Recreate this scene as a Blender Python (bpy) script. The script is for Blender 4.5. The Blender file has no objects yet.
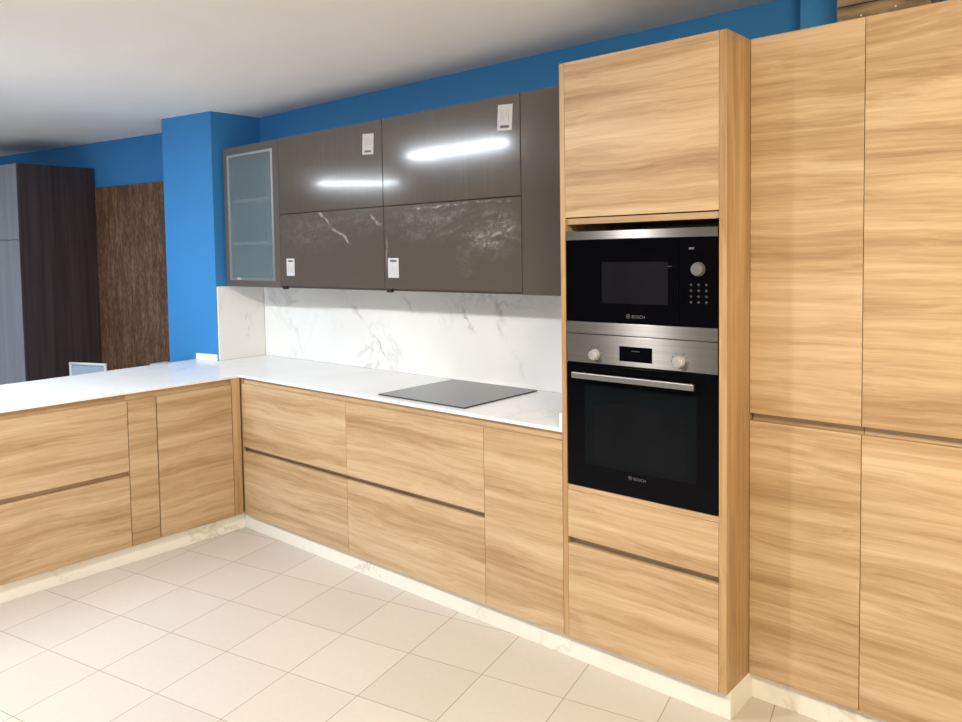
import bpy, bmesh, math, random
from mathutils import Vector, Matrix
random.seed(4)
SC = bpy.context.scene
COL = SC.collection

# ------------------------------------------------------------------ camera
CX, CY, CZ = 3.8734, -2.4876, 1.581
YAW, PITCH, ROLL, FPX, PPX, PPY = 0.7519, -0.0521, -0.0181, 782.4066, 435.3254, 293.5544
cd = bpy.data.cameras.new('camera')
cam = bpy.data.objects.new('camera', cd)
COL.objects.link(cam)
cyw, syw, cp, sp = math.cos(YAW), math.sin(YAW), math.cos(PITCH), math.sin(PITCH)
F = Vector((-syw * cp, cyw * cp, sp))
R0 = Vector((cyw, syw, 0))
U0 = R0.cross(F)
RR = R0 * math.cos(ROLL) + U0 * math.sin(ROLL)
UU = -R0 * math.sin(ROLL) + U0 * math.cos(ROLL)
m = Matrix((RR, UU, -F)).transposed().to_4x4()
m.translation = Vector((CX, CY, CZ))
cam.matrix_world = m
cd.sensor_fit = 'HORIZONTAL'
cd.sensor_width = 36.0
cd.lens = 36.0 * FPX / 962.0
cd.shift_x = (481.0 - PPX) / 962.0
cd.shift_y = (PPY - 361.0) / 962.0
cd.clip_start = 0.05
SC.camera = cam

# ------------------------------------------------------------------ world, big lights, exposure
w = bpy.data.worlds.new('world'); SC.world = w
w.use_nodes = True
w.node_tree.nodes['Background'].inputs[0].default_value = (0.75, 0.85, 1.0, 1)
w.node_tree.nodes['Background'].inputs[1].default_value = 0.5
SC.view_settings.view_transform = 'Standard'
SC.view_settings.look = 'None'
SC.view_settings.exposure = 0.34
SC.view_settings.gamma = 1.0
SC.view_settings.use_curve_mapping = False
SC.cycles.use_denoising = True
SC.cycles.max_bounces = 10
SC.cycles.diffuse_bounces = 6
SC.cycles.sample_clamp_indirect = 8.0


def area(name, loc, target, sx, sy, power, colour):
    l = bpy.data.lights.new(name, 'AREA')
    l.shape = 'RECTANGLE'; l.size = sx; l.size_y = sy
    l.energy = power; l.color = colour
    o = bpy.data.objects.new(name, l); COL.objects.link(o)
    o.location = loc
    d = Vector(target) - Vector(loc)
    o.rotation_euler = d.to_track_quat('-Z', 'Y').to_euler()
    return o


# ceiling lamps shining down, and an added soft fill at a made-up window behind the camera
area('cool_tube_light', (-0.48, -1.812, 2.425), (-0.48, -1.812, 0), 1.14, 0.05, 47, (0.78, 0.89, 1.0)).rotation_euler.z += 0.06
area('cool_tube_light_far', (-3.33, -3.24, 2.425), (-3.33, -3.24, 0), 0.96, 0.05, 34, (0.78, 0.89, 1.0)).rotation_euler.z += -0.818
area('warm_ceiling_lamp', (1.34, -1.98, 2.44), (1.34, -1.97, 0), 0.16, 0.16, 45, (1.0, 0.985, 0.965))
area('warm_ceiling_lamp_right', (4.1, -1.8, 2.44), (3.9, -1.0, 0), 0.6, 0.6, 70, (1.0, 0.81, 0.51))
area('added_window_fill', (2.8, -6.3, 1.35), (2.2, 0, 0.9), 4.0, 2.0, 30, (0.92, 0.95, 1.0))

# ------------------------------------------------------------------ node helpers


class NT:
    def __init__(self, name):
        self.m = bpy.data.materials.new(name)
        self.m.use_nodes = True
        self.t = self.m.node_tree
        self.b = self.t.nodes['Principled BSDF']

    def n(self, kind, **kw):
        nd = self.t.nodes.new(kind)
        for k, v in kw.items():
            setattr(nd, k, v)
        return nd

    def l(self, a, b):
        self.t.links.new(a, b)

    def val(self, sock, v):
        if hasattr(v, 'is_output') or isinstance(v, bpy.types.NodeSocket):
            self.l(v, sock)
        else:
            sock.default_value = v

    def math(self, op, a, b=0.0, c=None, clamp=False):
        nd = self.n('ShaderNodeMath', operation=op, use_clamp=clamp)
        self.val(nd.inputs[0], a); self.val(nd.inputs[1], b)
        if c is not None:
            self.val(nd.inputs[2], c)
        return nd.outputs[0]

    def obj(self, rand=0.0):
        tc = self.n('ShaderNodeTexCoord')
        v = tc.outputs['Object']
        if rand:
            oi = self.n('ShaderNodeObjectInfo')
            wn = self.n('ShaderNodeTexWhiteNoise', noise_dimensions='1D')
            self.l(oi.outputs['Random'], wn.inputs['W'])
            sc_ = self.n('ShaderNodeVectorMath', operation='SCALE')
            self.l(wn.outputs['Color'], sc_.inputs[0]); sc_.inputs['Scale'].default_value = rand
            ad = self.n('ShaderNodeVectorMath', operation='ADD')
            self.l(v, ad.inputs[0]); self.l(sc_.outputs[0], ad.inputs[1])
            v = ad.outputs[0]
        return v

    def mapping(self, v, scale=(1, 1, 1), loc=(0, 0, 0), rot=(0, 0, 0)):
        mp = self.n('ShaderNodeMapping')
        self.l(v, mp.inputs['Vector'])
        mp.inputs['Scale'].default_value = scale
        mp.inputs['Location'].default_value = loc
        mp.inputs['Rotation'].default_value = rot
        return mp.outputs[0]

    def noise(self, v, scale=1.0, detail=3.0, rough=0.55, dist=0.0):
        nd = self.n('ShaderNodeTexNoise')
        self.l(v, nd.inputs['Vector'])
        nd.inputs['Scale'].default_value = scale
        nd.inputs['Detail'].default_value = detail
        nd.inputs['Roughness'].default_value = rough
        nd.inputs['Distortion'].default_value = dist
        return nd.outputs['Fac']

    def ramp(self, f, stops):
        nd = self.n('ShaderNodeValToRGB')
        self.l(f, nd.inputs[0])
        el = nd.color_ramp.elements
        while len(el) < len(stops):
            el.new(0.5)
        for e, (p, c) in zip(el, stops):
            e.position = p; e.color = (*c, 1)
        return nd.outputs[0]

    def mix(self, f, a, b, mode='MIX'):
        nd = self.n('ShaderNodeMix', data_type='RGBA', blend_type=mode)
        self.val(nd.inputs[0], f)
        for s, v in ((nd.inputs[6], a), (nd.inputs[7], b)):
            if isinstance(v, tuple):
                s.default_value = (*v, 1)
            else:
                self.l(v, s)
        return nd.outputs[2]

    def bump(self, h, strength=0.1, dist=0.01):
        nd = self.n('ShaderNodeBump')
        self.l(h, nd.inputs['Height'])
        nd.inputs['Strength'].default_value = strength
        nd.inputs['Distance'].default_value = dist
        self.l(nd.outputs[0], self.b.inputs['Normal'])

    def done(self, col=None, rough=0.5, metal=0.0, spec=0.5, coat=0.0, emit=None, es=0.0):
        b = self.b
        if col is not None:
            if isinstance(col, tuple):
                b.inputs['Base Color'].default_value = (*col, 1)
            else:
                self.l(col, b.inputs['Base Color'])
        self.val(b.inputs['Roughness'], rough)
        b.inputs['Metallic'].default_value = metal
        b.inputs['Specular IOR Level'].default_value = spec
        b.inputs['Coat Weight'].default_value = coat
        b.inputs['Coat Roughness'].default_value = 0.06
        if emit:
            b.inputs['Emission Color'].default_value = (*emit, 1)
            b.inputs['Emission Strength'].default_value = es
        return self.m


def mottled(name, col, rough=0.5, metal=0.0, amount=0.06, scale=30, spec=0.5, coat=0.0, stretch=(1, 1, 1)):
    """plain colour with a faint procedural unevenness"""
    t = NT(name)
    v = t.mapping(t.obj(), stretch)
    f = t.noise(v, scale, 2)
    a = tuple(max(0, c * (1 - amount)) for c in col)
    b = tuple(c * (1 + amount) for c in col)
    return t.done(t.ramp(f, [(0.3, a), (0.7, b)]), rough, metal, spec, coat)


def oak(name, axis, tone=(1.0, 1.0, 1.0)):
    """light oak decor, grain along one axis"""
    t = NT(name)
    v = t.obj(7.0)
    ax = {'X': 0, 'Y': 1, 'Z': 2}[axis]

    def s(al, ac):
        q = [ac, ac, ac]; q[ax] = al
        return tuple(q)
    # slow drift so the streaks wander a little instead of running dead straight
    warp = t.noise(t.mapping(v, s(1.5, 5.0)), 1.0, 2, 0.5)
    comb = t.n('ShaderNodeVectorMath', operation='ADD')
    wv = t.n('ShaderNodeCombineXYZ')
    wm = t.math('MULTIPLY', warp, 0.075)
    for i in range(3):
        if i != ax:
            t.l(wm, wv.inputs[i])
    t.l(v, comb.inputs[0]); t.l(wv.outputs[0], comb.inputs[1])
    broad = t.noise(t.mapping(comb.outputs[0], s(0.45, 10.0)), 1.0, 3, 0.55)
    mid = t.noise(t.mapping(comb.outputs[0], s(1.2, 50.0)), 1.0, 4, 0.65)
    fine = t.noise(t.mapping(comb.outputs[0], s(5.0, 190.0)), 1.0, 3, 0.65)
    a = t.math('MULTIPLY', broad, 0.50)
    b = t.math('MULTIPLY_ADD', mid, 0.32, a)
    f = t.math('MULTIPLY_ADD', fine, 0.18, b)
    k = tone
    col = t.ramp(f, [(0.33, (0.27 * k[0], 0.160 * k[1], 0.072 * k[2])),
                     (0.44, (0.39 * k[0], 0.255 * k[1], 0.134 * k[2])),
                     (0.52, (0.485 * k[0], 0.338 * k[1], 0.197 * k[2])),
                     (0.64, (0.59 * k[0], 0.44 * k[1], 0.285 * k[2]))])
    t.bump(fine, 0.06, 0.002)
    return t.done(col, 0.42, 0, 0.4)


def marble(name, base, vein, veins=0.5, rough=0.25, lines=()):
    """pale stone with thin broken veins; lines = ((x0,z0,x1,z1,width),...) big veins of the slab"""
    t = NT(name)
    v = t.obj()
    n1 = t.noise(v, 2.2, 6, 0.62, 0.6)
    d = t.math('ABSOLUTE', t.math('SUBTRACT', n1, 0.5))
    line = t.math('SUBTRACT', 1.0, t.math('MULTIPLY', d, 38.0), clamp=True)
    mask = t.noise(v, 1.7, 2)
    mask = t.math('MULTIPLY', t.math('SUBTRACT', mask, 0.47), 6.0, clamp=True)
    f = t.math('MULTIPLY', t.math('MULTIPLY', line, mask), veins)
    cloud = t.noise(v, 1.3, 3)
    if lines:
        sep = t.n('ShaderNodeSeparateXYZ'); t.l(v, sep.inputs[0])
        wob = t.math('MULTIPLY', t.math('SUBTRACT', t.noise(v, 7.0, 5, 0.65), 0.5), 0.16)
        brk = t.math('MULTIPLY', t.math('SUBTRACT', t.noise(v, 9.0, 3), 0.36), 4.0, clamp=True)
        for (x0, z0, x1, z1, wd) in lines:
            dx, dz = x1 - x0, z1 - z0
            L = math.hypot(dx, dz)
            nx, nz = -dz / L, dx / L
            q = t.math('MULTIPLY_ADD', sep.outputs[0], nx, t.math('MULTIPLY_ADD', sep.outputs[2], nz, -(x0 * nx + z0 * nz)))
            q = t.math('ABSOLUTE', t.math('ADD', q, wob))
            g = t.math('SUBTRACT', 1.0, t.math('DIVIDE', q, wd), clamp=True)
            u = t.math('MULTIPLY_ADD', sep.outputs[0], dx / L, t.math('MULTIPLY_ADD', sep.outputs[2], dz / L, -(x0 * dx + z0 * dz) / L))
            e = t.math('MULTIPLY', t.math('MULTIPLY', u, 8.0, clamp=True), t.math('MULTIPLY', t.math('SUBTRACT', L, u), 8.0, clamp=True))
            g = t.math('MULTIPLY', t.math('MULTIPLY', g, e), t.math('MULTIPLY', brk, 0.8))
            f = t.math('MAXIMUM', f, g)
    pale = t.ramp(cloud, [(0.35, tuple(c * 0.93 for c in base)), (0.6, base)])
    return t.done(t.mix(f, pale, vein), rough, 0, 0.5)


M = {}
VEINS = ((0.12, 1.40, 0.39, 1.185, 0.018), (0.385, 1.19, 0.61, 0.93, 0.011), (0.70, 1.36, 0.80, 1.235, 0.014), (1.37, 1.40, 1.46, 1.10, 0.030), (1.445, 1.14, 1.575, 0.94, 0.022), (1.13, 1.33, 1.25, 1.14, 0.012))
M['oak_x'] = oak('oak_grain_along_run', 'X')
M['oak_y'] = oak('oak_grain_along_peninsula', 'Y')
M['oak_z_shaded'] = oak('oak_upright_shade_toned', 'Z', (0.92, 0.85, 0.74))  # same oak, with grazing shade and warm light put into the tone
M['worktop'] = marble('white_worktop_stone', (0.85, 0.86, 0.87), (0.42, 0.42, 0.44), 0.22, 0.22)
M['splash'] = marble('white_veined_splashback', (0.88, 0.88, 0.87), (0.27, 0.25, 0.23), 0.32, 0.25,
                     lines=VEINS)
M['splash_side'] = marble('cream_veined_splashback', (0.84, 0.83, 0.80), (0.30, 0.27, 0.20), 0.8, 0.3)
M['plinth'] = marble('cream_veined_plinth', (0.80, 0.785, 0.72), (0.42, 0.33, 0.21), 0.55, 0.3)
M['blue'] = mottled('blue_wall_paint', (0.040, 0.225, 0.53), 0.55, 0, 0.02, 3, 0.3)
M['white_paint'] = mottled('white_paint', (0.78, 0.77, 0.76), 0.7, 0, 0.02, 3, 0.2)
M['dim_paint'] = mottled('darkened_wall_paint', (0.10, 0.10, 0.11), 0.7, 0, 0.02, 3, 0.2)  # unseen walls darkened so the black oven glass reflects little light
M['ceiling'] = mottled('ceiling_paint', (0.88, 0.875, 0.87), 0.8, 0, 0.02, 2, 0.2)
M['taupe'] = mottled('taupe_gloss_lacquer', (0.098, 0.082, 0.070), 0.13, 0, 0.03, 5, 0.5, 0.3)
M['taupe_matt'] = mottled('taupe_cabinet_side', (0.098, 0.082, 0.072), 0.4, 0, 0.03, 5)
M['alu'] = mottled('brushed_aluminium', (0.50, 0.50, 0.49), 0.38, 0.85, 0.05, 60, 0.5, 0, (1, 1, 12))
M['handle'] = mottled('satin_steel_handle', (0.27, 0.265, 0.255), 0.42, 0.9, 0.05, 60)
M['black_glass'] = mottled('black_glass', (0.002, 0.002, 0.003), 0.06, 0, 0.05, 8, 0.07)
M['hob_glass'] = mottled('hob_glass', (0.030, 0.034, 0.040), 0.16, 0, 0.05, 8, 0.6)
M['black'] = mottled('black_plastic', (0.010, 0.010, 0.010), 0.5, 0, 0.05, 20)
M['window_glass'] = mottled('dark_oven_window', (0.009, 0.009, 0.013), 0.10, 0, 0.2, 5, 0.10)
M['cavity'] = mottled('oven_cavity_enamel', (0.0035, 0.005, 0.0065), 0.2, 0, 0.1, 8, 0.08)
M['cavity_dark'] = mottled('oven_cavity_dark', (0.0055, 0.006, 0.008), 0.12, 0, 0.2, 5, 0.08)
M['logo'] = mottled('printed_grey', (0.105, 0.105, 0.11), 0.5, 0, 0.02, 20)
M['keys'] = mottled('printed_dim_grey', (0.04, 0.04, 0.043), 0.5, 0, 0.02, 20)
M['knob_dim'] = mottled('satin_steel_knob', (0.30, 0.29, 0.275), 0.3, 0.9, 0.05, 30)
M['knob'] = mottled('chrome_knob', (0.72, 0.70, 0.68), 0.28, 0.75, 0.05, 30)
M['sticker'] = mottled('white_sticker_paper', (0.58, 0.575, 0.58), 0.6, 0, 0.04, 60)
M['sticker_ink'] = mottled('sticker_ink', (0.10, 0.10, 0.11), 0.6, 0, 0.1, 60)
M['sticker_print'] = mottled('sticker_fine_print', (0.46, 0.46, 0.47), 0.6, 0, 0.1, 60)
M['white_metal'] = mottled('white_metal', (0.75, 0.77, 0.80), 0.4, 0, 0.03, 20)
M['mesh_fabric'] = mottled('pale_blue_mesh_fabric', (0.36, 0.44, 0.56), 0.8, 0, 0.1, 90)
M['white_lam'] = mottled('white_laminate', (0.74, 0.74, 0.78), 0.45, 0, 0.02, 10)
M['white_in'] = mottled('white_cabinet_interior', (0.62, 0.66, 0.68), 0.5, 0, 0.02, 10)

# steel with horizontal brushing
t = NT('brushed_steel')
f = t.noise(t.mapping(t.obj(), (2, 2, 400)), 1.0, 2)
t.b.inputs['Anisotropic'].default_value = 1.0
t.b.inputs['Anisotropic Rotation'].default_value = 0.25
tg = t.n('ShaderNodeTangent', direction_type='RADIAL', axis='Z'); t.l(tg.outputs[0], t.b.inputs['Tangent'])
M['steel'] = t.done(t.ramp(f, [(0.3, (0.22, 0.21, 0.195)), (0.7, (0.28, 0.268, 0.25))]), 0.32, 1.0)

# lower flap fronts: same lacquer under a crinkled protective film


def film(name, creases, scuff):
    t = NT(name)
    v = t.obj()
    sep = t.n('ShaderNodeSeparateXYZ'); t.l(v, sep.inputs[0])
    X, Z = sep.outputs[0], sep.outputs[2]
    wob = t.math('MULTIPLY', t.math('SUBTRACT', t.noise(v, 9.0, 4, 0.6), 0.5), 0.06)
    brk = t.math('MULTIPLY', t.math('SUBTRACT', t.noise(v, 22.0, 3), 0.34), 4.0, clamp=True)
    f = t.math('MULTIPLY', brk, 0.0)
    for (x0, z0, x1, z1, wd, amt) in creases:
        dx, dz = x1 - x0, z1 - z0
        L = math.hypot(dx, dz)
        nx, nz = -dz / L, dx / L
        q = t.math('MULTIPLY_ADD', X, nx, t.math('MULTIPLY_ADD', Z, nz, -(x0 * nx + z0 * nz)))
        q = t.math('ABSOLUTE', t.math('ADD', q, wob))
        g = t.math('SUBTRACT', 1.0, t.math('DIVIDE', q, wd), clamp=True)
        u = t.math('MULTIPLY_ADD', X, dx / L, t.math('MULTIPLY_ADD', Z, dz / L, -(x0 * dx + z0 * dz) / L))
        e = t.math('MULTIPLY', t.math('MULTIPLY', u, 20.0, clamp=True), t.math('MULTIPLY', t.math('SUBTRACT', L, u), 20.0, clamp=True))
        f = t.math('MAXIMUM', f, t.math('MULTIPLY', t.math('MULTIPLY', g, e), t.math('MULTIPLY', brk, amt)))
    # cloudy scuffed patches made of short slanting strokes
    st = t.noise(t.mapping(v, (7, 1, 22), rot=(0, 0.5, 0)), 1.0, 5, 0.75, 0.6)
    fl = t.noise(t.mapping(v, (24, 1, 30), rot=(0, -0.5, 0)), 1.0, 6, 0.8, 0.8)
    sm = t.math('MULTIPLY', t.math('MULTIPLY', t.math('SUBTRACT', st, 0.44), 4.0, clamp=True), t.math('MULTIPLY', t.math('SUBTRACT', fl, 0.40), 3.0, clamp=True))
    veil = t.math('MULTIPLY', t.math('SUBTRACT', fl, 0.40), 2.5, clamp=True)
    for (cx, cz, rx, rz, amt) in scuff:
        ex = t.math('POWER', t.math('DIVIDE', t.math('SUBTRACT', X, cx), rx), 2.0)
        ez = t.math('POWER', t.math('DIVIDE', t.math('SUBTRACT', Z, cz), rz), 2.0)
        m_ = t.math('SUBTRACT', 1.0, t.math('ADD', ex, ez), clamp=True)
        m2 = t.math('MULTIPLY', m_, amt)
        f = t.math('MAXIMUM', f, t.math('MULTIPLY', m2, t.math('MULTIPLY_ADD', sm, 1.0, t.math('MULTIPLY', veil, 0.16))))
    return t.done(t.mix(f, (0.098, 0.082, 0.070), (0.46, 0.445, 0.44)), t.math('MULTIPLY_ADD', f, 0.5, 0.15), 0, 0.5, 0.2)


# (positions are measured from the middle of each door)
M['film_left'] = film('taupe_gloss_under_creased_film',
                      [(-0.11, 0.245, 0.03, 0.115, 0.012, 0.5), (0.02, 0.125, 0.21, 0.025, 0.012, 0.75), (0.33, 0.20, 0.45, 0.10, 0.014, 0.45), (-0.40, 0.06, -0.05, 0.14, 0.012, 0.12)],
                      [(-0.15, 0.12, 0.36, 0.16, 0.35), (0.25, 0.16, 0.24, 0.12, 0.3)])
M['film_right'] = film('taupe_gloss_under_scuffed_film',
                       [(-0.06, 0.05, 0.12, 0.10, 0.010, 0.35), (0.14, 0.00, 0.42, 0.09, 0.012, 0.45), (-0.42, 0.10, -0.42, -0.18, 0.010, 0.3), (-0.30, 0.19, 0.40, 0.205, 0.008, 0.4)],
                       [(-0.10, 0.13, 0.38, 0.13, 0.5), (0.27, 0.06, 0.20, 0.14, 0.8), (0.12, -0.03, 0.07, 0.16, 0.4)])
# upper flap fronts: faint streaks only
t = NT('taupe_gloss_with_faint_streaks')
v = t.obj(3.0)
st = t.noise(t.mapping(v, (55, 1, 2.0)), 1.0, 3, 0.6)
f = t.math('MULTIPLY', t.math('MULTIPLY', t.math('SUBTRACT', st, 0.5), 3.0, clamp=True), t.math('MULTIPLY', t.math('SUBTRACT', t.noise(v, 3.0, 2), 0.42), 3.0, clamp=True))
M['taupe_streak'] = t.done(t.mix(t.math('MULTIPLY', f, 0.10), (0.098, 0.082, 0.070), (0.5, 0.48, 0.46)), t.math('MULTIPLY_ADD', f, 0.05, 0.13), 0, 0.5, 0.3)

# frosted glass of the display unit
t = NT('frosted_glass')
f = t.noise(t.obj(), 4.0, 2)
M['frost'] = t.done(t.ramp(f, [(0.3, (0.17, 0.235, 0.27)), (0.7, (0.19, 0.255, 0.29))]), 0.2, 0, 0.5)
t.b.inputs['Alpha'].default_value = 0.5

# dark upright-grained timber, grey fronts and rustic board of the display at the far left
t = NT('dark_brown_timber')
f = t.noise(t.mapping(t.obj(), (28, 28, 0.9)), 1.0, 4, 0.6)
M['dark_wood'] = t.done(t.ramp(f, [(0.3, (0.022, 0.014, 0.014)), (0.7, (0.055, 0.040, 0.040))]), 0.45)
t = NT('grey_timber_front')
f = t.noise(t.mapping(t.obj(), (20, 20, 1.2)), 1.0, 4, 0.6)
M['grey_wood'] = t.done(t.ramp(f, [(0.3, (0.21, 0.225, 0.265)), (0.7, (0.29, 0.305, 0.35))]), 0.4)
t = NT('rustic_brown_board')
v = t.obj(2.0)
f1 = t.noise(t.mapping(v, (22, 22, 3.0)), 1.0, 5, 0.7, 0.5)
f2 = t.noise(t.mapping(v, (70, 70, 22)), 1.0, 3, 0.7)
f = t.math('MULTIPLY_ADD', f2, 0.5, t.math('MULTIPLY', f1, 0.5))
M['rustic'] = t.done(t.ramp(f, [(0.34, (0.035, 0.016, 0.008)), (0.5, (0.12, 0.058, 0.030)), (0.64, (0.26, 0.15, 0.085))]), 0.6)
t.bump(f, 0.4, 0.01)
t = NT('rustic_grey_brown_plank')
v = t.obj(2.0)
f = t.noise(t.mapping(v, (5, 40, 40)), 1.0, 5, 0.7, 0.4)
M['plank'] = t.done(t.ramp(f, [(0.34, (0.06, 0.036, 0.018)), (0.5, (0.17, 0.115, 0.060)), (0.66, (0.27, 0.20, 0.11))]), 0.6)

# floor tiles, laid square to the building and so askew to the kitchen
TU, TV, TA = 0.325, 0.342, math.radians(12.3)
t = NT('beige_floor_tiles')
mp = t.n('ShaderNodeVectorMath', operation='SUBTRACT')
t.l(t.obj(), mp.inputs[0]); mp.inputs[1].default_value = (1.153, -0.844, 0)
rt = t.n('ShaderNodeVectorRotate', rotation_type='Z_AXIS')
t.l(mp.outputs[0], rt.inputs['Vector']); rt.inputs['Angle'].default_value = -TA
sep = t.n('ShaderNodeSeparateXYZ'); t.l(rt.outputs[0], sep.inputs[0])
us = t.math('DIVIDE', sep.outputs[0], TU); vs = t.math('DIVIDE', sep.outputs[1], TV)
du = t.math('MULTIPLY', t.math('ABSOLUTE', t.math('SUBTRACT', us, t.math('ROUND', us))), TU)
dv = t.math('MULTIPLY', t.math('ABSOLUTE', t.math('SUBTRACT', vs, t.math('ROUND', vs))), TV)
dd = t.math('MINIMUM', du, dv)
grout = t.math('SUBTRACT', 1.0, t.math('MULTIPLY', t.math('SUBTRACT', dd, 0.0012), 700.0), clamp=True)
cell = t.n('ShaderNodeCombineXYZ')
t.l(t.math('FLOOR', us), cell.inputs[0]); t.l(t.math('FLOOR', vs), cell.inputs[1])
wn = t.n('ShaderNodeTexWhiteNoise', noise_dimensions='2D'); t.l(cell.outputs[0], wn.inputs['Vector'])
sp_ = t.noise(t.obj(), 40.0, 4, 0.6)
ff = t.math('MULTIPLY_ADD', wn.outputs['Value'], 0.5, t.math('MULTIPLY', sp_, 0.5))
tile = t.ramp(ff, [(0.2, (0.48, 0.44, 0.395)), (0.8, (0.535, 0.495, 0.445))])
t.bump(t.math('SUBTRACT', 1.0, grout), 0.25, 0.002)
M['floor'] = t.done(t.mix(grout, tile, (0.32, 0.265, 0.21)), t.math('MULTIPLY_ADD', grout, 0.4, 0.36), 0, 0.45)

t = NT('lit_tube')
tn = t.noise(t.obj(), 3.0, 1)
M['tube'] = t.done((0.9, 0.9, 0.9), 0.5, emit=(0.86, 0.93, 1.0), es=40.0)

# ------------------------------------------------------------------ mesh helpers


def new_bm():
    return bmesh.new()


def box(bm, x0, x1, y0, y1, z0, z1, bev=0.0, mi=0):
    r = bmesh.ops.create_cube(bm, size=1.0)
    vs = r['verts']
    for v in vs:
        v.co.x = x0 + (v.co.x + 0.5) * (x1 - x0)
        v.co.y = y0 + (v.co.y + 0.5) * (y1 - y0)
        v.co.z = z0 + (v.co.z + 0.5) * (z1 - z0)
    fs = set(f for v in vs for f in v.link_faces)
    for f in fs:
        f.material_index = mi
    if bev > 0:
        es = list(set(e for v in vs for e in v.link_edges))
        bmesh.ops.bevel(bm, geom=es, offset=bev, segments=2, profile=0.5, affect='EDGES', material=mi)


def prism(bm, pts, z0, z1, bev=0.0):
    lo = [bm.verts.new((x, y, z0)) for x, y in pts]
    hi = [bm.verts.new((x, y, z1)) for x, y in pts]
    n = len(pts)
    fs = [bm.faces.new(lo[::-1]), bm.faces.new(hi)]
    for i in range(n):
        fs.append(bm.faces.new((lo[i], lo[(i + 1) % n], hi[(i + 1) % n], hi[i])))
    bmesh.ops.recalc_face_normals(bm, faces=fs)
    if bev:
        es = list(set(e for f in fs for e in f.edges))
        bmesh.ops.bevel(bm, geom=es, offset=bev, segments=2, profile=0.5, affect='EDGES')


def cyl(bm, p0, p1, r0, r1=None, seg=24, mi=0):
    p0, p1 = Vector(p0), Vector(p1)
    if r1 is None:
        r1 = r0
    d = (p1 - p0)
    q = d.to_track_quat('Z', 'Y').to_matrix()
    rings = []
    for p, r in ((p0, r0), (p1, r1)):
        rings.append([bm.verts.new(p + q @ Vector((math.cos(2 * math.pi * i / seg) * r, math.sin(2 * math.pi * i / seg) * r, 0))) for i in range(seg)])
    fs = []
    for i in range(seg):
        j = (i + 1) % seg
        fs.append(bm.faces.new((rings[0][i], rings[0][j], rings[1][j], rings[1][i])))
    fs.append(bm.faces.new(rings[0][::-1])); fs.append(bm.faces.new(rings[1]))
    for f in fs:
        f.material_index = mi
        f.smooth = len(f.verts) == 4
    bmesh.ops.recalc_face_normals(bm, faces=fs)


def torus(bm, c, axis, R, r, seg=28, sub=8):
    c = Vector(c); q = Vector(axis).to_track_quat('Z', 'Y').to_matrix()
    g = []
    for i in range(seg):
        a = 2 * math.pi * i / seg
        row = []
        for j in range(sub):
            b = 2 * math.pi * j / sub
            row.append(bm.verts.new(c + q @ Vector(((R + r * math.cos(b)) * math.cos(a), (R + r * math.cos(b)) * math.sin(a), r * math.sin(b)))))
        g.append(row)
    for i in range(seg):
        for j in range(sub):
            f = bm.faces.new((g[i][j], g[(i + 1) % seg][j], g[(i + 1) % seg][(j + 1) % sub], g[i][(j + 1) % sub]))
            f.smooth = True


def wpos(o):
    p = Vector((0, 0, 0))
    while o is not None:
        p = p + o.location
        o = o.parent
    return p


def make(name, bm, mats, parent=None, origin=None):
    """link a bmesh written in world coordinates as one object"""
    if not isinstance(mats, (list, tuple)):
        mats = [mats]
    base = wpos(parent) if parent else Vector((0, 0, 0))
    org = Vector(origin) if origin is not None else base
    bmesh.ops.translate(bm, verts=bm.verts, vec=-org)
    me = bpy.data.meshes.new(name)
    bm.to_mesh(me); bm.free()
    for mt in mats:
        me.materials.append(mt)
    o = bpy.data.objects.new(name, me); COL.objects.link(o)
    o.parent = parent
    o.location = org - base
    return o


def box_obj(name, x0, x1, y0, y1, z0, z1, mat, parent=None, bev=0.0015, origin=None):
    bm = new_bm(); box(bm, x0, x1, y0, y1, z0, z1, bev)
    return make(name, bm, mat, parent, origin)


def tag(o, label, cat, group=None):
    o['label'] = label; o['category'] = cat
    if group:
        o['group'] = group
    return o


def thing(name, loc, label, cat, group=None):
    o = bpy.data.objects.new(name, None); COL.objects.link(o)
    o.empty_display_size = 0.1
    o.location = loc
    return tag(o, label, cat, group)


def struct(name, bm, mat, parent=None):
    o = make(name, bm, mat, parent)
    if parent is None:
        o['kind'] = 'structure'
    return o


def text_obj(name, body, size, centre, parent, mat, ext=0.0003, spacing=1.0):
    """lettering standing on a front that faces -y"""
    cu = bpy.data.curves.new(name, 'FONT')
    cu.body = body; cu.size = size; cu.extrude = ext
    cu.align_x = 'CENTER'; cu.align_y = 'CENTER'; cu.space_character = spacing
    cu.materials.append(mat)
    tmp = bpy.data.objects.new('lettering', cu); COL.objects.link(tmp)
    bpy.context.view_layer.update()
    me = bpy.data.meshes.new_from_object(tmp.evaluated_get(bpy.context.evaluated_depsgraph_get()))
    bpy.data.objects.remove(tmp); bpy.data.curves.remove(cu)
    me.name = name
    me.transform(Matrix.Rotation(math.pi / 2, 4, 'X'))
    o = bpy.data.objects.new(name, me); COL.objects.link(o)
    o.parent = parent
    o.location = Vector(centre) - wpos(parent)
    return o


# ------------------------------------------------------------------ key heights
HB, HR, HW, HT = 0.0938, 0.851, 0.9002, 2.2757
WT = 0.886                      # underside of the worktop
ZC = 2.52
X1, X2, X3 = 0.9237, 1.8067, 2.1991
XT = X3 + 0.638                 # right face of the oven tower
YR = 0.1886
YW = 0.64
YU = 0.3168
ZU, ZM = 1.3866, 1.8263
P = 0.024
GA, GB = 0.462, 0.487           # grip gap between the drawers

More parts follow.
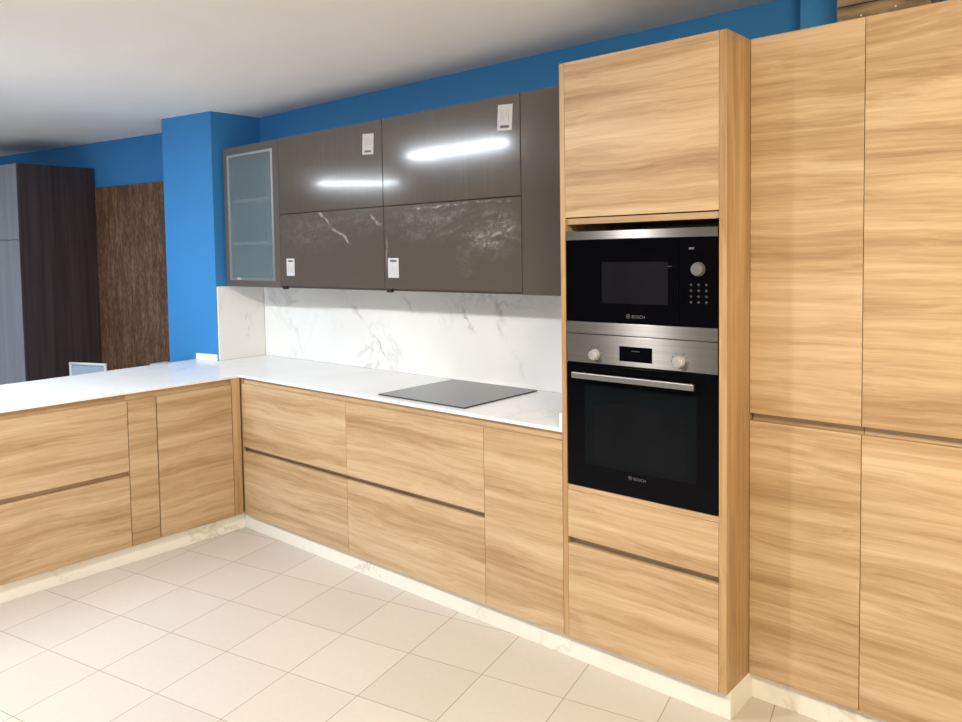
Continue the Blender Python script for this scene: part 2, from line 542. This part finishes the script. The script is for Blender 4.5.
# ------------------------------------------------------------------ room
bm = new_bm(); box(bm, -6.2, 5.4, -6.6, 1.6, -0.10, 0.0); struct('floor', bm, M['floor'])
bm = new_bm(); box(bm, -6.2, 5.4, -6.6, 1.6, ZC, ZC + 0.12); struct('ceiling', bm, M['ceiling'])
bm = new_bm(); box(bm, -0.80, 5.3, YW, YW + 0.12, 0, ZC); struct('wall_back', bm, M['blue'])
# the column standing in the corner, its face square to the building
bm = new_bm(); prism(bm, [(-0.66, 0.264), (-0.66, 0.80), (-1.24, 0.80), (-1.133, 0.176)], 0, ZC); struct('trim_1', bm, M['blue'])
# blue wall running away behind the column
FW0, FD = Vector((-1.691, 0.466)), Vector((-0.982, -0.188)).normalized()
FN = Vector((-FD.y, FD.x)) * 1.0
if FN.y < 0:
    FN = -FN


def fw(s, off=0.0):
    """point on the far wall, s along it to the left, off in front of it"""
    q = FW0 + FD * s - FN * off
    return (q.x, q.y)


bm = new_bm(); prism(bm, [fw(-1.0), fw(4.7), fw(4.7, -0.12), fw(-1.0, -0.12)], 0, ZC); struct('wall_left', bm, M['blue'])
bm = new_bm(); box(bm, -6.12, -6.0, -6.5, 0.0, 0, ZC); struct('wall_end', bm, M['dim_paint'])
bm = new_bm(); box(bm, 5.2, 5.32, -6.5, YW, 0, ZC); struct('wall_right', bm, M['white_paint'])
bm = new_bm()                   # unseen front wall; its wide window opening is added for the soft fill
box(bm, -6.0, 0.6, -6.5, -6.38, 0, ZC); box(bm, 5.0, 5.2, -6.5, -6.38, 0, ZC)
box(bm, 0.6, 5.0, -6.5, -6.38, 0, 0.25); box(bm, 0.6, 5.0, -6.5, -6.38, 2.42, ZC)
struct('wall_front', bm, M['dim_paint'])
bm = new_bm()
for x in (0.6, 2.77, 4.94):
    box(bm, x, x + 0.06, -6.48, -6.40, 0.25, 2.42, 0.003)
box(bm, 0.6, 5.0, -6.48, -6.40, 0.25, 0.31, 0.003); box(bm, 0.6, 5.0, -6.48, -6.40, 2.36, 2.42, 0.003)
struct('added_window_1', bm, M['white_metal'])  # made-up window frame, goes with the added fill light
# blue pillar against the back wall above and behind the tall cupboards
bm = new_bm(); box(bm, 2.895, 3.10, 0.50, YW, 0, ZC); struct('trim_2', bm, M['blue'])

# ------------------------------------------------------------------ base cupboards along the back wall
G = 0.001


def front_x(name, x0, x1, z0, z1, parent, mat=None, y0=0.0, y1=0.019):
    return box_obj(name, x0 + G, x1 - G, y0, y1, z0, z1, mat or M['oak_x'], parent, 0.0012,
                   origin=((x0 + x1) / 2, y0, (z0 + z1) / 2))


def base_body(x0, x1, parent, drawers):
    if not drawers:
        return box_obj('carcass', x0 + 0.0002, x1 - 0.0002, 0.021, 0.60, 0.10, WT - 0.001, M['oak_x'], parent, 0)
    box_obj('carcass', x0 + 0.0002, x1 - 0.0002, 0.021, 0.60, 0.10, GA - 0.02, M['oak_x'], parent, 0)
    box_obj('carcass', x0 + 0.0002, x1 - 0.0002, 0.021, 0.60, GB + 0.02, WT - 0.001, M['oak_x'], parent, 0)


def base_unit(x0, x1, label, drawers, fx0=None):
    fx0 = x0 if fx0 is None else fx0
    t = thing('base_cabinet', ((x0 + x1) / 2, 0.3, 0.0), label, 'cabinet', 'oak base cabinets along the back wall')
    base_body(x0, x1, t, drawers)
    box_obj('grip_rail', x0 + 0.0002, x1 - 0.0002, 0.0185, 0.0208, HR + 0.001, WT - 0.001, M['oak_x'], t, 0)
    if drawers:
        front_x('drawer', fx0, x1, GB, HR, t)
        front_x('drawer', fx0, x1, HB, GA, t)
        box_obj('grip_rail', x0 + 0.0002, x1 - 0.0002, 0.030, 0.60, GA - 0.0195, GB + 0.0195, M['oak_x'], t, 0)
    else:
        front_x('door', fx0, x1, HB, HR, t)
    return t


u = base_unit(0.004, X1, 'oak two-drawer base cabinet next to the inside corner of the worktop', True, 0.011)
box_obj('corner_filler', -0.018, 0.0115, 0.010, 0.0205, HB, WT - 0.001, M['oak_z_shaded'], u, 0)
base_unit(X1, X2, 'oak two-drawer base cabinet directly below the black hob', True)
base_unit(X2, X3 - 0.001, 'narrow oak base cabinet with one tall door beside the oven tower', False)

# ------------------------------------------------------------------ peninsula cupboards (fronts face +x)


def front_y(name, y0, y1, z0, z1, parent, gap=G, xf=0.0):
    return box_obj(name, xf - 0.019, xf, y0 + gap, y1 - gap, z0, z1, M['oak_y'], parent, 0.0012,
                   origin=(xf, (y0 + y1) / 2, (z0 + z1) / 2))


def pen_unit(y0, y1, label, kind, fy1=None):
    fy1 = y1 if fy1 is None else fy1
    t = thing('base_cabinet', (-0.3, (y0 + y1) / 2, 0.0), label, 'cabinet', 'oak base cabinets of the peninsula')
    for c0, c1 in (((0.10, GA - 0.02), (GB + 0.02, WT - 0.001)) if kind == 'drawers' else ((0.10, WT - 0.001),)):
        box_obj('carcass', -0.58, -0.021, y0 + 0.0002, y1 - 0.0002, c0, c1, M['oak_y'], t, 0)
    box_obj('back_panel', -0.60, -0.581, y0 + 0.001, y1 - 0.001, 0.10, WT, M['oak_y'], t, 0)
    box_obj('grip_rail', -0.0208, -0.0185, y0 + 0.0002, fy1 - 0.0002, HR + 0.001, WT - 0.001, M['oak_y'], t, 0)
    if kind == 'drawers':
        front_y('drawer', y0, fy1, GB, HR, t); front_y('drawer', y0, fy1, HB, GA, t)
        box_obj('grip_rail', -0.58, -0.030, y0 + 0.0002, y1 - 0.0002, GA - 0.0195, GB + 0.0195, M['oak_y'], t, 0)
    else:
        front_y('door', y0, fy1, HB, HR, t, 0.003)
    return t


YA, YB = -0.5127, -0.6714
u = pen_unit(YA, -0.004, 'oak peninsula cabinet with one wide door next to the inside corner', 'door', -0.058)
box_obj('filler_strip', -0.019, -0.001, -0.056, -0.003, HB, WT - 0.001, M['oak_z_shaded'], u, 0.001, origin=(0, -0.04, 0.4))
pen_unit(YB, YA, 'very narrow oak pull-out cabinet in the peninsula between door and drawers', 'door')
u = pen_unit(YB - 0.90, YB, 'oak two-drawer peninsula cabinet cut by the left edge of the photo', 'drawers')
box_obj('end_panel', -0.60, 0.0, YB - 0.918, YB - 0.901, 0.0, WT - 0.001, M['oak_x'], u, 0.001)

# ------------------------------------------------------------------ plinths


def plinth(name, bm, label):
    return tag(make(name, bm, M['plinth']), label, 'plinth', 'cream veined plinths along the floor')


bm = new_bm(); box(bm, -P - 0.0145, XT + 0.004, P, P + 0.014, 0, HB - 0.001, 0.001)
plinth('plinth', bm, 'cream veined plinth under the drawers and oven tower of the long run')
bm = new_bm(); box(bm, -P - 0.014, -P, YB - 0.9, P - 0.0005, 0, HB - 0.001, 0.001)
plinth('plinth', bm, 'cream veined plinth under the oak peninsula cabinets')
bm = new_bm(); box(bm, XT - 0.010, XT + 0.004, P + 0.0145, YR + P - 0.0005, 0, HB - 0.001, 0.001)
plinth('plinth', bm, 'short cream plinth return at the right-hand foot of the oven tower')
bm = new_bm(); box(bm, XT - 0.010, 4.02, YR + P, YR + P + 0.014, 0, HB - 0.001, 0.001)
plinth('plinth', bm, 'cream veined plinth under the tall oak cupboards')

# ------------------------------------------------------------------ worktop, splashbacks, upstands
bm = new_bm()
prism(bm, [(0, 0), (X3 - 0.001, 0), (X3 - 0.001, YW - 0.0155), (-0.645, YW - 0.0155), (-0.645, 0.262), (-0.858, 0.2245), (-0.748, -1.62), (0, -1.62)], WT, HW, 0.0012)
tag(make('worktop', bm, M['worktop']), 'white L-shaped stone worktop on the base cabinets and peninsula', 'worktop')
bm = new_bm(); box(bm, -0.645, X3 - 0.001, YW - 0.015, YW - 0.001, HW + 0.0005, ZU - 0.001)
tag(make('splashback', bm, M['splash']), 'long white veined splashback behind the hob', 'splashback')
bm = new_bm(); box(bm, -0.659, -0.646, 0.268, YW - 0.016, HW + 0.0005, ZU - 0.001, 0.0005)
tag(make('splashback', bm, M['splash_side']), 'short cream veined splashback return on the side of the blue column', 'splashback')


def colface(x, off):
    """y of the column's front face at x, moved off towards the camera"""
    return 0.264 + (x + 0.66) * (0.176 - 0.264) / (-1.133 + 0.66) - off


bm = new_bm()
prism(bm, [(-0.662, colface(-0.662, 0.012)), (-0.662, colface(-0.662, 0.001)), (-0.856, colface(-0.856, 0.001)), (-0.856, colface(-0.856, 0.012))], HW + 0.0005, HW + 0.040, 0.001)
tag(make('upstand', bm, M['worktop']), 'short white upstand at the foot of the blue column', 'upstand')
bm = new_bm(); box(bm, X3 - 0.015, X3 - 0.002, 0.002, 0.60, HW + 0.0005, HW + 0.058, 0.001)
tag(make('upstand', bm, M['worktop']), 'low white upstand at the worktop end against the oven tower', 'upstand')

# ------------------------------------------------------------------ hob
t = thing('hob', (1.381, 0.325, HW), 'flat black glass hob set on the white worktop', 'hob')
bm = new_bm()
box(bm, 1.106, 1.656, 0.055, 0.595, HW + 0.0005, HW + 0.0065, 0.0012)
make('glass_plate', bm, M['hob_glass'], t)

# ------------------------------------------------------------------ oven tower
tw = thing('oven_tower', ((X3 + XT) / 2, 0.3, 0.0), 'tall oak tower cabinet holding the microwave and the oven', 'cabinet')
XL, XRR = X3 + 0.021, XT - 0.026
box_obj('side_panel', X3, XL, 0.0, 0.60, HB, HT, M['oak_z_shaded'], tw, 0.001, origin=(X3, 0, 0.3))
box_obj('side_panel', XRR, XT, 0.0, 0.60, HB, HT, M['oak_z_shaded'], tw, 0.001, origin=(XT, 0.0, 1.1))
box_obj('back_panel', XL, XRR, 0.585, 0.60, HB, HT, M['oak_x'], tw, 0)
front_x('door', XL, XRR, 1.703, HT, tw)
box_obj('top_panel', XL + 0.0005, XRR - 0.0005, 0.021, 0.584, 2.250, HT - 0.001, M['oak_x'], tw, 0)
box_obj('shelf', XL + 0.0005, XRR - 0.0005, 0.012, 0.584, 1.677, 1.699, M['oak_x'], tw, 0)
box_obj('shelf', XL + 0.0005, XRR - 0.0005, 0.004, 0.584, 0.672, 0.692, M['oak_x'], tw, 0)
front_x('drawer', XL, XRR, 0.488, 0.671, tw)
front_x('drawer', XL, XRR, HB, GA, tw)
box_obj('grip_rail', XL + 0.0005, XRR - 0.0005, 0.030, 0.0455, GA - 0.02, 0.51, M['oak_x'], tw, 0)


def knob_obj(name, x, z, r, depth, y, parent, mat):
    bm = new_bm()
    cyl(bm, (x, y, z), (x, y - depth * 0.35, z), r * 1.06, r * 1.06, 32)
    cyl(bm, (x, y - depth * 0.35, z), (x, y - depth, z), r, r * 0.88, 32)
    cyl(bm, (x, y - depth, z), (x, y - depth - 0.0012, z), r * 0.62, r * 0.55, 24)
    box(bm, x - 0.0012, x + 0.0012, y - depth - 0.002, y - depth + 0.001, z + r * 0.25, z + r * 0.8)
    return make(name, bm, mat, parent)


def emblem_obj(x, z, r, y, parent):
    bm = new_bm()
    torus(bm, (x, y, z), (0, 1, 0), r, r * 0.10, 28, 6)
    box(bm, x - r * 0.55, x - r * 0.30, y - 0.0003, y + 0.0003, z - r * 0.55, z + r * 0.55)
    box(bm, x + r * 0.30, x + r * 0.55, y - 0.0003, y + 0.0003, z - r * 0.55, z + r * 0.55)
    box(bm, x - r * 0.35, x + r * 0.35, y - 0.0003, y + 0.0003, z - r * 0.12, z + r * 0.12)
    return make('emblem', bm, M['logo'], parent)


# microwave
XM0, XM1 = XL + 0.004, XRR - 0.004
mw = thing('microwave', ((XM0 + XM1) / 2, 0.3, 1.272), 'built-in black glass microwave with steel bands above the oven', 'microwave')
box_obj('casing', XM0 + 0.015, XM1 - 0.015, 0.021, 0.45, 1.290, 1.636, M['black'], mw, 0.002)
bm = new_bm(); box(bm, XM0, XM1, -0.001, 0.020, 1.6185, 1.650, 0.0015); make('steel_band', bm, M['steel'], mw)
bm = new_bm(); box(bm, XM0, XM1, -0.001, 0.020, 1.2725, 1.3165, 0.0015); make('steel_band', bm, M['steel'], mw)
XD = 2.672                       # split between door and control panel
dr = box_obj('door', XM0, XD - 0.001, -0.001, 0.020, 1.317, 1.618, M['black_glass'], mw, 0.001)
bm = new_bm(); box(bm, 2.377, 2.633, -0.0016, 0.0, 1.388, 1.536, 0.0005); make('viewing_window', bm, M['window_glass'], dr)
cpn = box_obj('control_panel', XD + 0.001, XM1, -0.001, 0.020, 1.317, 1.618, M['black_glass'], mw, 0.001)
knob_obj('knob', 2.743, 1.511, 0.022, 0.020, -0.001, cpn, M['knob_dim'])
for i in range(3):
    for j in range(4):
        x, z = 2.716 + 0.0265 * i, 1.459 - 0.0195 * j
        bm = new_bm(); cyl(bm, (x, -0.001, z), (x, -0.0016, z), 0.0042, 0.0040, 12)
        make('button', bm, M['keys'], cpn)
bm = new_bm(); box(bm, 2.709, 2.727, -0.0015, -0.0008, 1.577, 1.584); make('clock_display', bm, M['logo'], cpn)
emblem_obj(2.482, 1.3435, 0.0075, -0.0013, dr)
text_obj('logo', 'BOSCH', 0.0155, (2.522, -0.0013, 1.342), dr, M['logo'], spacing=1.05)
bm = new_bm(); box(bm, 2.618, 2.648, -0.0014, -0.0008, 1.519, 1.522); make('printed_mark', bm, M['keys'], dr)

# oven
ov = thing('oven', ((XM0 + XM1) / 2, 0.3, 0.692), 'built-in black glass oven with steel control panel below the microwave', 'oven')
box_obj('casing', XM0 + 0.015, XM1 - 0.015, 0.021, 0.55, 0.7, 1.262, M['black'], ov, 0.002)
op = box_obj('control_panel', XM0, XM1, -0.001, 0.020, 1.164, 1.2700, M['steel'], ov, 0.0015)
bm = new_bm(); box(bm, 2.4465, 2.574, -0.002, 0.0, 1.182, 1.235, 0.0004); make('display', bm, M['black_glass'], op)
bm = new_bm(); box(bm, 2.495, 2.527, -0.0026, -0.0019, 1.2185, 1.2215); make('display_print', bm, M['keys'], op)
knob_obj('knob', 2.347, 1.197, 0.019, 0.022, -0.001, op, M['knob'])
knob_obj('knob', 2.676, 1.198, 0.019, 0.022, -0.001, op, M['knob'])
for kx in (2.347, 2.676):
    for a in (-60, -30, 30, 60, 90, -90):
        r = math.radians(a)
        bm = new_bm(); x, z = kx + 0.030 * math.sin(r), 1.198 + 0.030 * math.cos(r)
        box(bm, x - 0.002, x + 0.002, -0.0016, -0.0008, z - 0.002, z + 0.002)
        make('dial_mark', bm, M['keys'], op)
od = box_obj('door', XM0, XM1, -0.001, 0.020, 0.694, 1.158, M['black_glass'], ov, 0.0015)
# window with the arched cavity behind it
bm = new_bm(); box(bm, 2.300, 2.735, -0.0016, 0.0, 0.785, 1.085, 0.0004); make('viewing_window', bm, M['cavity'], od)
bm = new_bm()
pts = [(2.335, 0.805), (2.335, 0.985)]
for i in range(13):
    a = math.pi - math.pi * i / 12
    pts.append((2.5175 + 0.1825 * math.cos(a), 0.985 + 0.045 * math.sin(a)))
pts += [(2.700, 0.805)]
vs = [bm.verts.new((x, -0.0019, z)) for x, z in pts] ; vb = [bm.verts.new((x, -0.0012, z)) for x, z in pts]
bm.faces.new(vs); bm.faces.new(vb[::-1])
for i in range(len(pts)):
    j = (i + 1) % len(pts); bm.faces.new((vs[i], vb[i], vb[j], vs[j]))
bmesh.ops.recalc_face_normals(bm, faces=bm.faces)
make('cavity_outline', bm, M['cavity_dark'], od)
hd = box_obj('handle', 2.272, 2.745, -0.048, -0.036, 1.110, 1.132, M['handle'], od, 0.003)
for x in (2.30, 2.717):
    bm = new_bm(); cyl(bm, (x, -0.037, 1.121), (x, -0.0005, 1.121), 0.007, 0.007, 16); make('handle_post', bm, M['handle'], od)
emblem_obj(2.487, 0.763, 0.0065, -0.0013, od)
text_obj('logo', 'BOSCH', 0.0145, (2.524, -0.0013, 0.7615), od, M['logo'], spacing=1.05)

# ------------------------------------------------------------------ tall cupboards at the right
XS = 3.187


def tall_unit(x0, x1, label):
    t = thing('tall_cabinet', ((x0 + x1) / 2, 0.35, 0.0), label, 'cabinet', 'tall oak cupboards')
    box_obj('carcass', x0 + 0.0002, x1 - 0.0002, YR + 0.021, 0.495, HB, 0.966, M['oak_x'], t, 0)
    box_obj('carcass', x0 + 0.0002, x1 - 0.0002, YR + 0.021, 0.495, 1.033, HT - 0.001, M['oak_x'], t, 0)
    box_obj('grip_rail', x0 + 0.001, x1 - 0.001, YR + 0.031, 0.495, 0.9665, 1.0325, M['oak_x'], t, 0)
    for z0, z1 in ((1.013, HT), (HB, 0.986)):
        d = front_x('door', x0, x1, z0, z1, t, None, YR, YR + 0.019)
    return t


tall_unit(XT + 0.001, XS, 'narrow tall oak cupboard right beside the oven tower')
tall_unit(XS, 3.79, 'tall oak cupboard at the right edge, second from the oven tower')

# plank box stored on top
bt = thing('plank_box', (3.2, 0.40, HT), 'rustic brown plank box lying on top of the tall oak cupboards', 'box')
x0, x1 = 3.073, 3.337
for k in range(3):
    box_obj('plank', x0, x1, 0.300, 0.318, HT + 0.002 + k * 0.073, HT + 0.072 + k * 0.073, M['plank'], bt, 0.002)
    box_obj('plank', x0, x1, 0.462, 0.480, HT + 0.002 + k * 0.073, HT + 0.072 + k * 0.073, M['plank'], bt, 0.002)
for x in (x0 + 0.001, x1 - 0.019):
    box_obj('end_board', x, x + 0.018, 0.3185, 0.4615, HT + 0.002, HT + 0.218, M['plank'], bt, 0.002)
for (x, z) in ((3.145, HT + 0.036), (3.242, HT + 0.043), (3.30, HT + 0.11), (3.10, HT + 0.11)):
    bm = new_bm(); cyl(bm, (x, 0.3005, z), (x, 0.2985, z), 0.0035, 0.002, 12); make('nail', bm, M['sticker'], bt)

# ------------------------------------------------------------------ wall cupboards
XU0, XU1, XU2, XU3 = -0.6139, -0.0163, 0.8914, 1.7806
YB2 = YW - 0.001


def shell(x0, x1, parent, mat, inner=None):
    bm = new_bm()
    box(bm, x0 + 0.001, x0 + 0.018, YU + 0.021, YB2, ZU, HT)
    box(bm, x1 - 0.018, x1 - 0.001, YU + 0.021, YB2, ZU, HT)
    box(bm, x0 + 0.0185, x1 - 0.0185, YU + 0.021, YB2, ZU, ZU + 0.018)
    box(bm, x0 + 0.0185, x1 - 0.0185, YU + 0.021, YB2, HT - 0.018, HT)
    make('carcass', bm, mat, parent)
    box_obj('back_board', x0 + 0.0185, x1 - 0.0185, YB2 - 0.01, YB2, ZU + 0.0185, HT - 0.0185, inner or mat, parent, 0)


gc = thing('wall_cabinet', ((XU0 + XU1) / 2, 0.48, ZU), 'taupe wall cabinet with frosted glass door beside the blue column', 'cabinet', 'taupe wall cabinets')
shell(XU0, XU1, gc, M['taupe_matt'], M['white_in'])
for z in (1.652, 1.925):
    box_obj('shelf', XU0 + 0.019, XU1 - 0.019, YU + 0.024, YB2 - 0.011, z, z + 0.018, M['white_in'], gc, 0.001)
fr = 0.045
bm = new_bm()
xa, xb, za, zb = XU0 + 0.002, XU1 - 0.002, ZU + 0.001, HT - 0.001
box(bm, xa, xa + fr, YU, YU + 0.019, za, zb, 0.001); box(bm, xb - fr - 0.012, xb, YU, YU + 0.019, za, zb, 0.001)
box(bm, xa + fr, xb - fr - 0.012, YU, YU + 0.019, za, za + fr * 0.9, 0.001); box(bm, xa + fr, xb - fr - 0.012, YU, YU + 0.019, zb - fr * 1.05, zb, 0.001)
gd = make('door', bm, M['taupe_matt'], gc)
bm = new_bm()
xi, xj, zi, zj = xa + fr, xb - fr - 0.012, za + fr * 0.9, zb - fr * 1.05
e = 0.016
box(bm, xi, xi + e, YU - 0.003, YU + 0.012, zi, zj, 0.001); box(bm, xj - e, xj, YU - 0.003, YU + 0.012, zi, zj, 0.001)
box(bm, xi + e, xj - e, YU - 0.003, YU + 0.012, zi, zi + e, 0.001); box(bm, xi + e, xj - e, YU - 0.003, YU + 0.012, zj - e, zj, 0.001)
make('glass_frame', bm, M['alu'], gd)['label'] = 'aluminium glass frame'
bm = new_bm(); box(bm, xi + e, xj - e, YU + 0.003, YU + 0.007, zi + e, zj - e); make('frosted_pane', bm, M['frost'], gd)
bm = new_bm(); box(bm, -0.476, -0.440, YU - 0.006, YU - 0.0035, zi + 0.004, zi + 0.018, 0.001); make('sticker', bm, M['sticker'], gd)


def sticker_obj(x0, x1, z0, z1, flip, parent, tilt=0.0):
    bm = new_bm()
    y = YU
    box(bm, x0, x1, y - 0.0012, y - 0.0002, z0, z1, 0, 0)
    wd, ht = x1 - x0, z1 - z0

    def strip(fx0, fx1, fz0, fz1, mi):
        a, b = (1 - fz1, 1 - fz0) if flip else (fz0, fz1)
        box(bm, x0 + wd * fx0, x0 + wd * fx1, y - 0.0016, y - 0.0012, z0 + ht * a, z0 + ht * b, 0, mi)
    strip(0.20, 0.80, 0.80, 0.90, 1)
    for k, xx in enumerate((0.22, 0.40, 0.58, 0.74)):
        strip(xx, xx + 0.06, 0.16 + 0.05 * (k % 2), 0.66 - 0.06 * (k % 3), 2)
    c = Vector(((x0 + x1) / 2, y, (z0 + z1) / 2))
    if tilt:
        bmesh.ops.rotate(bm, verts=bm.verts, cent=c, matrix=Matrix.Rotation(tilt, 3, 'Y'))
    return make('sticker', bm, [M['sticker'], M['sticker_ink'], M['sticker_print']], parent)


def flap_unit(x0, x1, label, ups, lows, film_mat):
    t = thing('wall_cabinet', ((x0 + x1) / 2, 0.48, ZU), label, 'cabinet', 'taupe wall cabinets')
    shell(x0, x1, t, M['taupe_matt'])
    up = front_x('door', x0 + 0.001, x1 - 0.001, ZM + 0.002, HT, t, M['taupe_streak'], YU, YU + 0.019)
    lo = front_x('door', x0 + 0.001, x1 - 0.001, ZU + 0.012, ZM - 0.002, t, film_mat, YU, YU + 0.019)
    lo['label'] = 'scuffed lower flap door'
    for s in ups:
        sticker_obj(*s, True, up, 0.06)
    for s in lows:
        sticker_obj(*s, False, lo)
    bm = new_bm(); box(bm, x0 + 0.010, x0 + 0.045, YU + 0.002, YU + 0.022, ZU - 0.008, ZU + 0.010, 0.002); make('corner_clip', bm, M['black'], t)
    return t


flap_unit(XU1, XU2, 'taupe wall cabinet with two flap doors next to the frosted glass cabinet', [(0.742, 0.828, 2.105, 2.213)], [(0.044, 0.120, 1.460, 1.562)], M['film_left'])
flap_unit(XU2, XU3, 'taupe wall cabinet with two flap doors above the hob', [(1.655, 1.738, 2.122, 2.237)], [(0.920, 0.998, 1.456, 1.558)], M['film_right'])
t = thing('filler_panel', ((XU3 + X3) / 2, 0.48, ZU), 'plain taupe panel closing the gap between wall cabinet and oven tower', 'panel')
front_x('front_panel', XU3 + 0.001, X3, ZU, HT, t, M['taupe'], YU, YU + 0.019)
box_obj('bottom_panel', XU3 + 0.002, X3 - 0.002, YU + 0.020, YB2, ZU, ZU + 0.018, M['taupe_matt'], t, 0)

# ------------------------------------------------------------------ display furniture at the far left
# tall dark cupboard with grey fronts against the blue wall


def cabp(s, off):
    """point in the left cupboard's frame: s along its front to the left of its right side, off out from the wall"""
    return fw(0.80 + s, off)


ang = math.atan2(FD.y, FD.x)
lc = thing('tall_cabinet', (*cabp(0.4, 0.3), 0.0), 'tall dark brown cupboard with grey fronts against the blue wall', 'cabinet')
# side face runs straight out along y, as seen
PB, PF = Vector((-2.492, 0.300)), Vector((-2.458, -0.287))
FLd = Vector((-0.982, -0.188))


def q(a, b):
    """a: 0 back .. 1 front along the side, b metres to the left along the front"""
    p = PB + (PF - PB) * a + FLd * b
    return (p.x, p.y)


HL = 2.312
bm = new_bm(); prism(bm, [q(0.0, 0.0), q(0.0, 0.03), q(1.0, 0.03), q(1.0, 0.0)], 0, HL); make('side_panel', bm, M['dark_wood'], lc)['label'] = 'dark brown side panel'
bm = new_bm(); prism(bm, [q(0.0, 0.031), q(0.0, 0.95), q(0.96, 0.95), q(0.96, 0.031)], 0.0, HL - 0.001); make('carcass', bm, M['grey_wood'], lc)
for z0, z1 in ((0.08, 1.735), (1.739, HL)):
    bm = new_bm(); prism(bm, [q(0.962, 0.032), q(0.962, 0.50), q(1.0, 0.50), q(1.0, 0.032)], z0, z1, 0.001); make('door', bm, M['grey_wood'], lc)
    bm = new_bm(); prism(bm, [q(0.962, 0.503), q(0.962, 0.95), q(1.0, 0.95), q(1.0, 0.503)], z0, z1, 0.001); make('door', bm, M['grey_wood'], lc)

# rustic boards fixed on the blue wall
rp = thing('wall_panel', (*fw(0.4, 0.01), 0.0), 'rustic brown upright boards on the blue wall beside the column', 'panel')
for s0, s1 in ((-0.05, 0.372), (0.376, 0.800)):
    bm = new_bm(); prism(bm, [fw(s0, 0.001), fw(s1, 0.001), fw(s1, 0.026), fw(s0, 0.026)], 0.0, 2.155, 0.002)
    make('board', bm, M['rustic'], rp)

# white framed chair, only the top of its back shows over the worktop
ch = thing('chair', (-2.16, 0.0, 0.0), 'white framed chair with pale mesh back behind the peninsula', 'chair')
a = Vector((-2.215, -0.060, 0)); b = Vector((-1.905, 0.066, 0))
ax = (b - a).normalized(); ay = Vector((ax.y, -ax.x, 0))
zt = 0.789


def cpt(s, d, z):
    p = a + ax * s - ay * d
    return Vector((p.x, p.y, z))


wd = (b - a).length
for s in (0.0, wd):
    bm = new_bm(); cyl(bm, cpt(s, 0, 0), cpt(s, 0, zt), 0.011, 0.011, 16); make('leg', bm, M['white_metal'], ch)
    bm = new_bm(); cyl(bm, cpt(s, -0.38, 0), cpt(s, -0.36, 0.45), 0.011, 0.011, 16); make('leg', bm, M['white_metal'], ch)
bm = new_bm(); cyl(bm, cpt(-0.011, 0, zt), cpt(wd + 0.011, 0, zt), 0.011, 0.011, 16)
make('top_rail', bm, M['white_metal'], ch)
bm = new_bm(); cyl(bm, cpt(0, 0, 0.50), cpt(wd, 0, 0.50), 0.009, 0.009, 16); make('lower_rail', bm, M['white_metal'], ch)
bm = new_bm()
c = [cpt(0.012, -0.004, 0.51), cpt(wd - 0.012, -0.004, 0.51), cpt(wd - 0.012, -0.004, zt - 0.012), cpt(0.012, -0.004, zt - 0.012)]
dv_ = ay * 0.006
f1 = [bm.verts.new(p) for p in c]; f2 = [bm.verts.new(p + dv_) for p in c]
bm.faces.new(f1); bm.faces.new(f2[::-1])
for i in range(4):
    j = (i + 1) % 4; bm.faces.new((f1[i], f2[i], f2[j], f1[j]))
bmesh.ops.recalc_face_normals(bm, faces=bm.faces)
make('backrest', bm, M['mesh_fabric'], ch)
bm = new_bm()
prism(bm, [tuple(cpt(-0.005, -0.02, 0).xy), tuple(cpt(wd + 0.005, -0.02, 0).xy), tuple(cpt(wd + 0.005, -0.40, 0).xy), tuple(cpt(-0.005, -0.40, 0).xy)], 0.445, 0.475, 0.008)
make('seat', bm, M['mesh_fabric'], ch)

# white side table by the boards
st = thing('side_table', (-1.50, 0.34, 0.0), 'white topped side table in front of the brown boards, mostly hidden', 'table')
tp = [fw(-0.46, 0.05), fw(-0.02, 0.05), fw(-0.02, 0.19), fw(-0.46, 0.19)]
bm = new_bm(); prism(bm, tp, 0.775, 0.795, 0.002); make('table_top', bm, M['white_lam'], st)
for s, o in ((-0.44, 0.07), (-0.04, 0.07), (-0.04, 0.17), (-0.44, 0.17)):
    x, y = fw(s, o)
    bm = new_bm(); cyl(bm, (x, y, 0), (x, y, 0.775), 0.012, 0.012, 12); make('leg', bm, M['white_metal'], st)

# ------------------------------------------------------------------ ceiling tubes (they show as reflections in the taupe doors)


def tube_light(p0, p1, label):
    p0, p1 = Vector(p0), Vector(p1)
    c = (p0 + p1) / 2
    t = thing('tube_light', c, label, 'lamp', 'fluorescent tubes')
    d = (p1 - p0).normalized(); n = Vector((-d.y, d.x, 0))
    bm = new_bm()
    pts = [p0 - d * 0.03 - n * 0.035, p1 + d * 0.03 - n * 0.035, p1 + d * 0.03 + n * 0.035, p0 - d * 0.03 + n * 0.035]
    prism(bm, [(p.x, p.y) for p in pts], ZC - 0.045, ZC - 0.0005, 0.003)
    make('housing', bm, M['white_metal'], t)
    bm = new_bm(); cyl(bm, p0, p1, 0.014, 0.014, 16); make('tube', bm, M['tube'], t)


tube_light((-1.05, -1.846, 2.45), (0.087, -1.778, 2.45), 'fluorescent ceiling tube in front of the peninsula')
tube_light((-3.66, -2.889, 2.45), (-2.995, -3.593, 2.45), 'fluorescent ceiling tube far to the left of the peninsula')
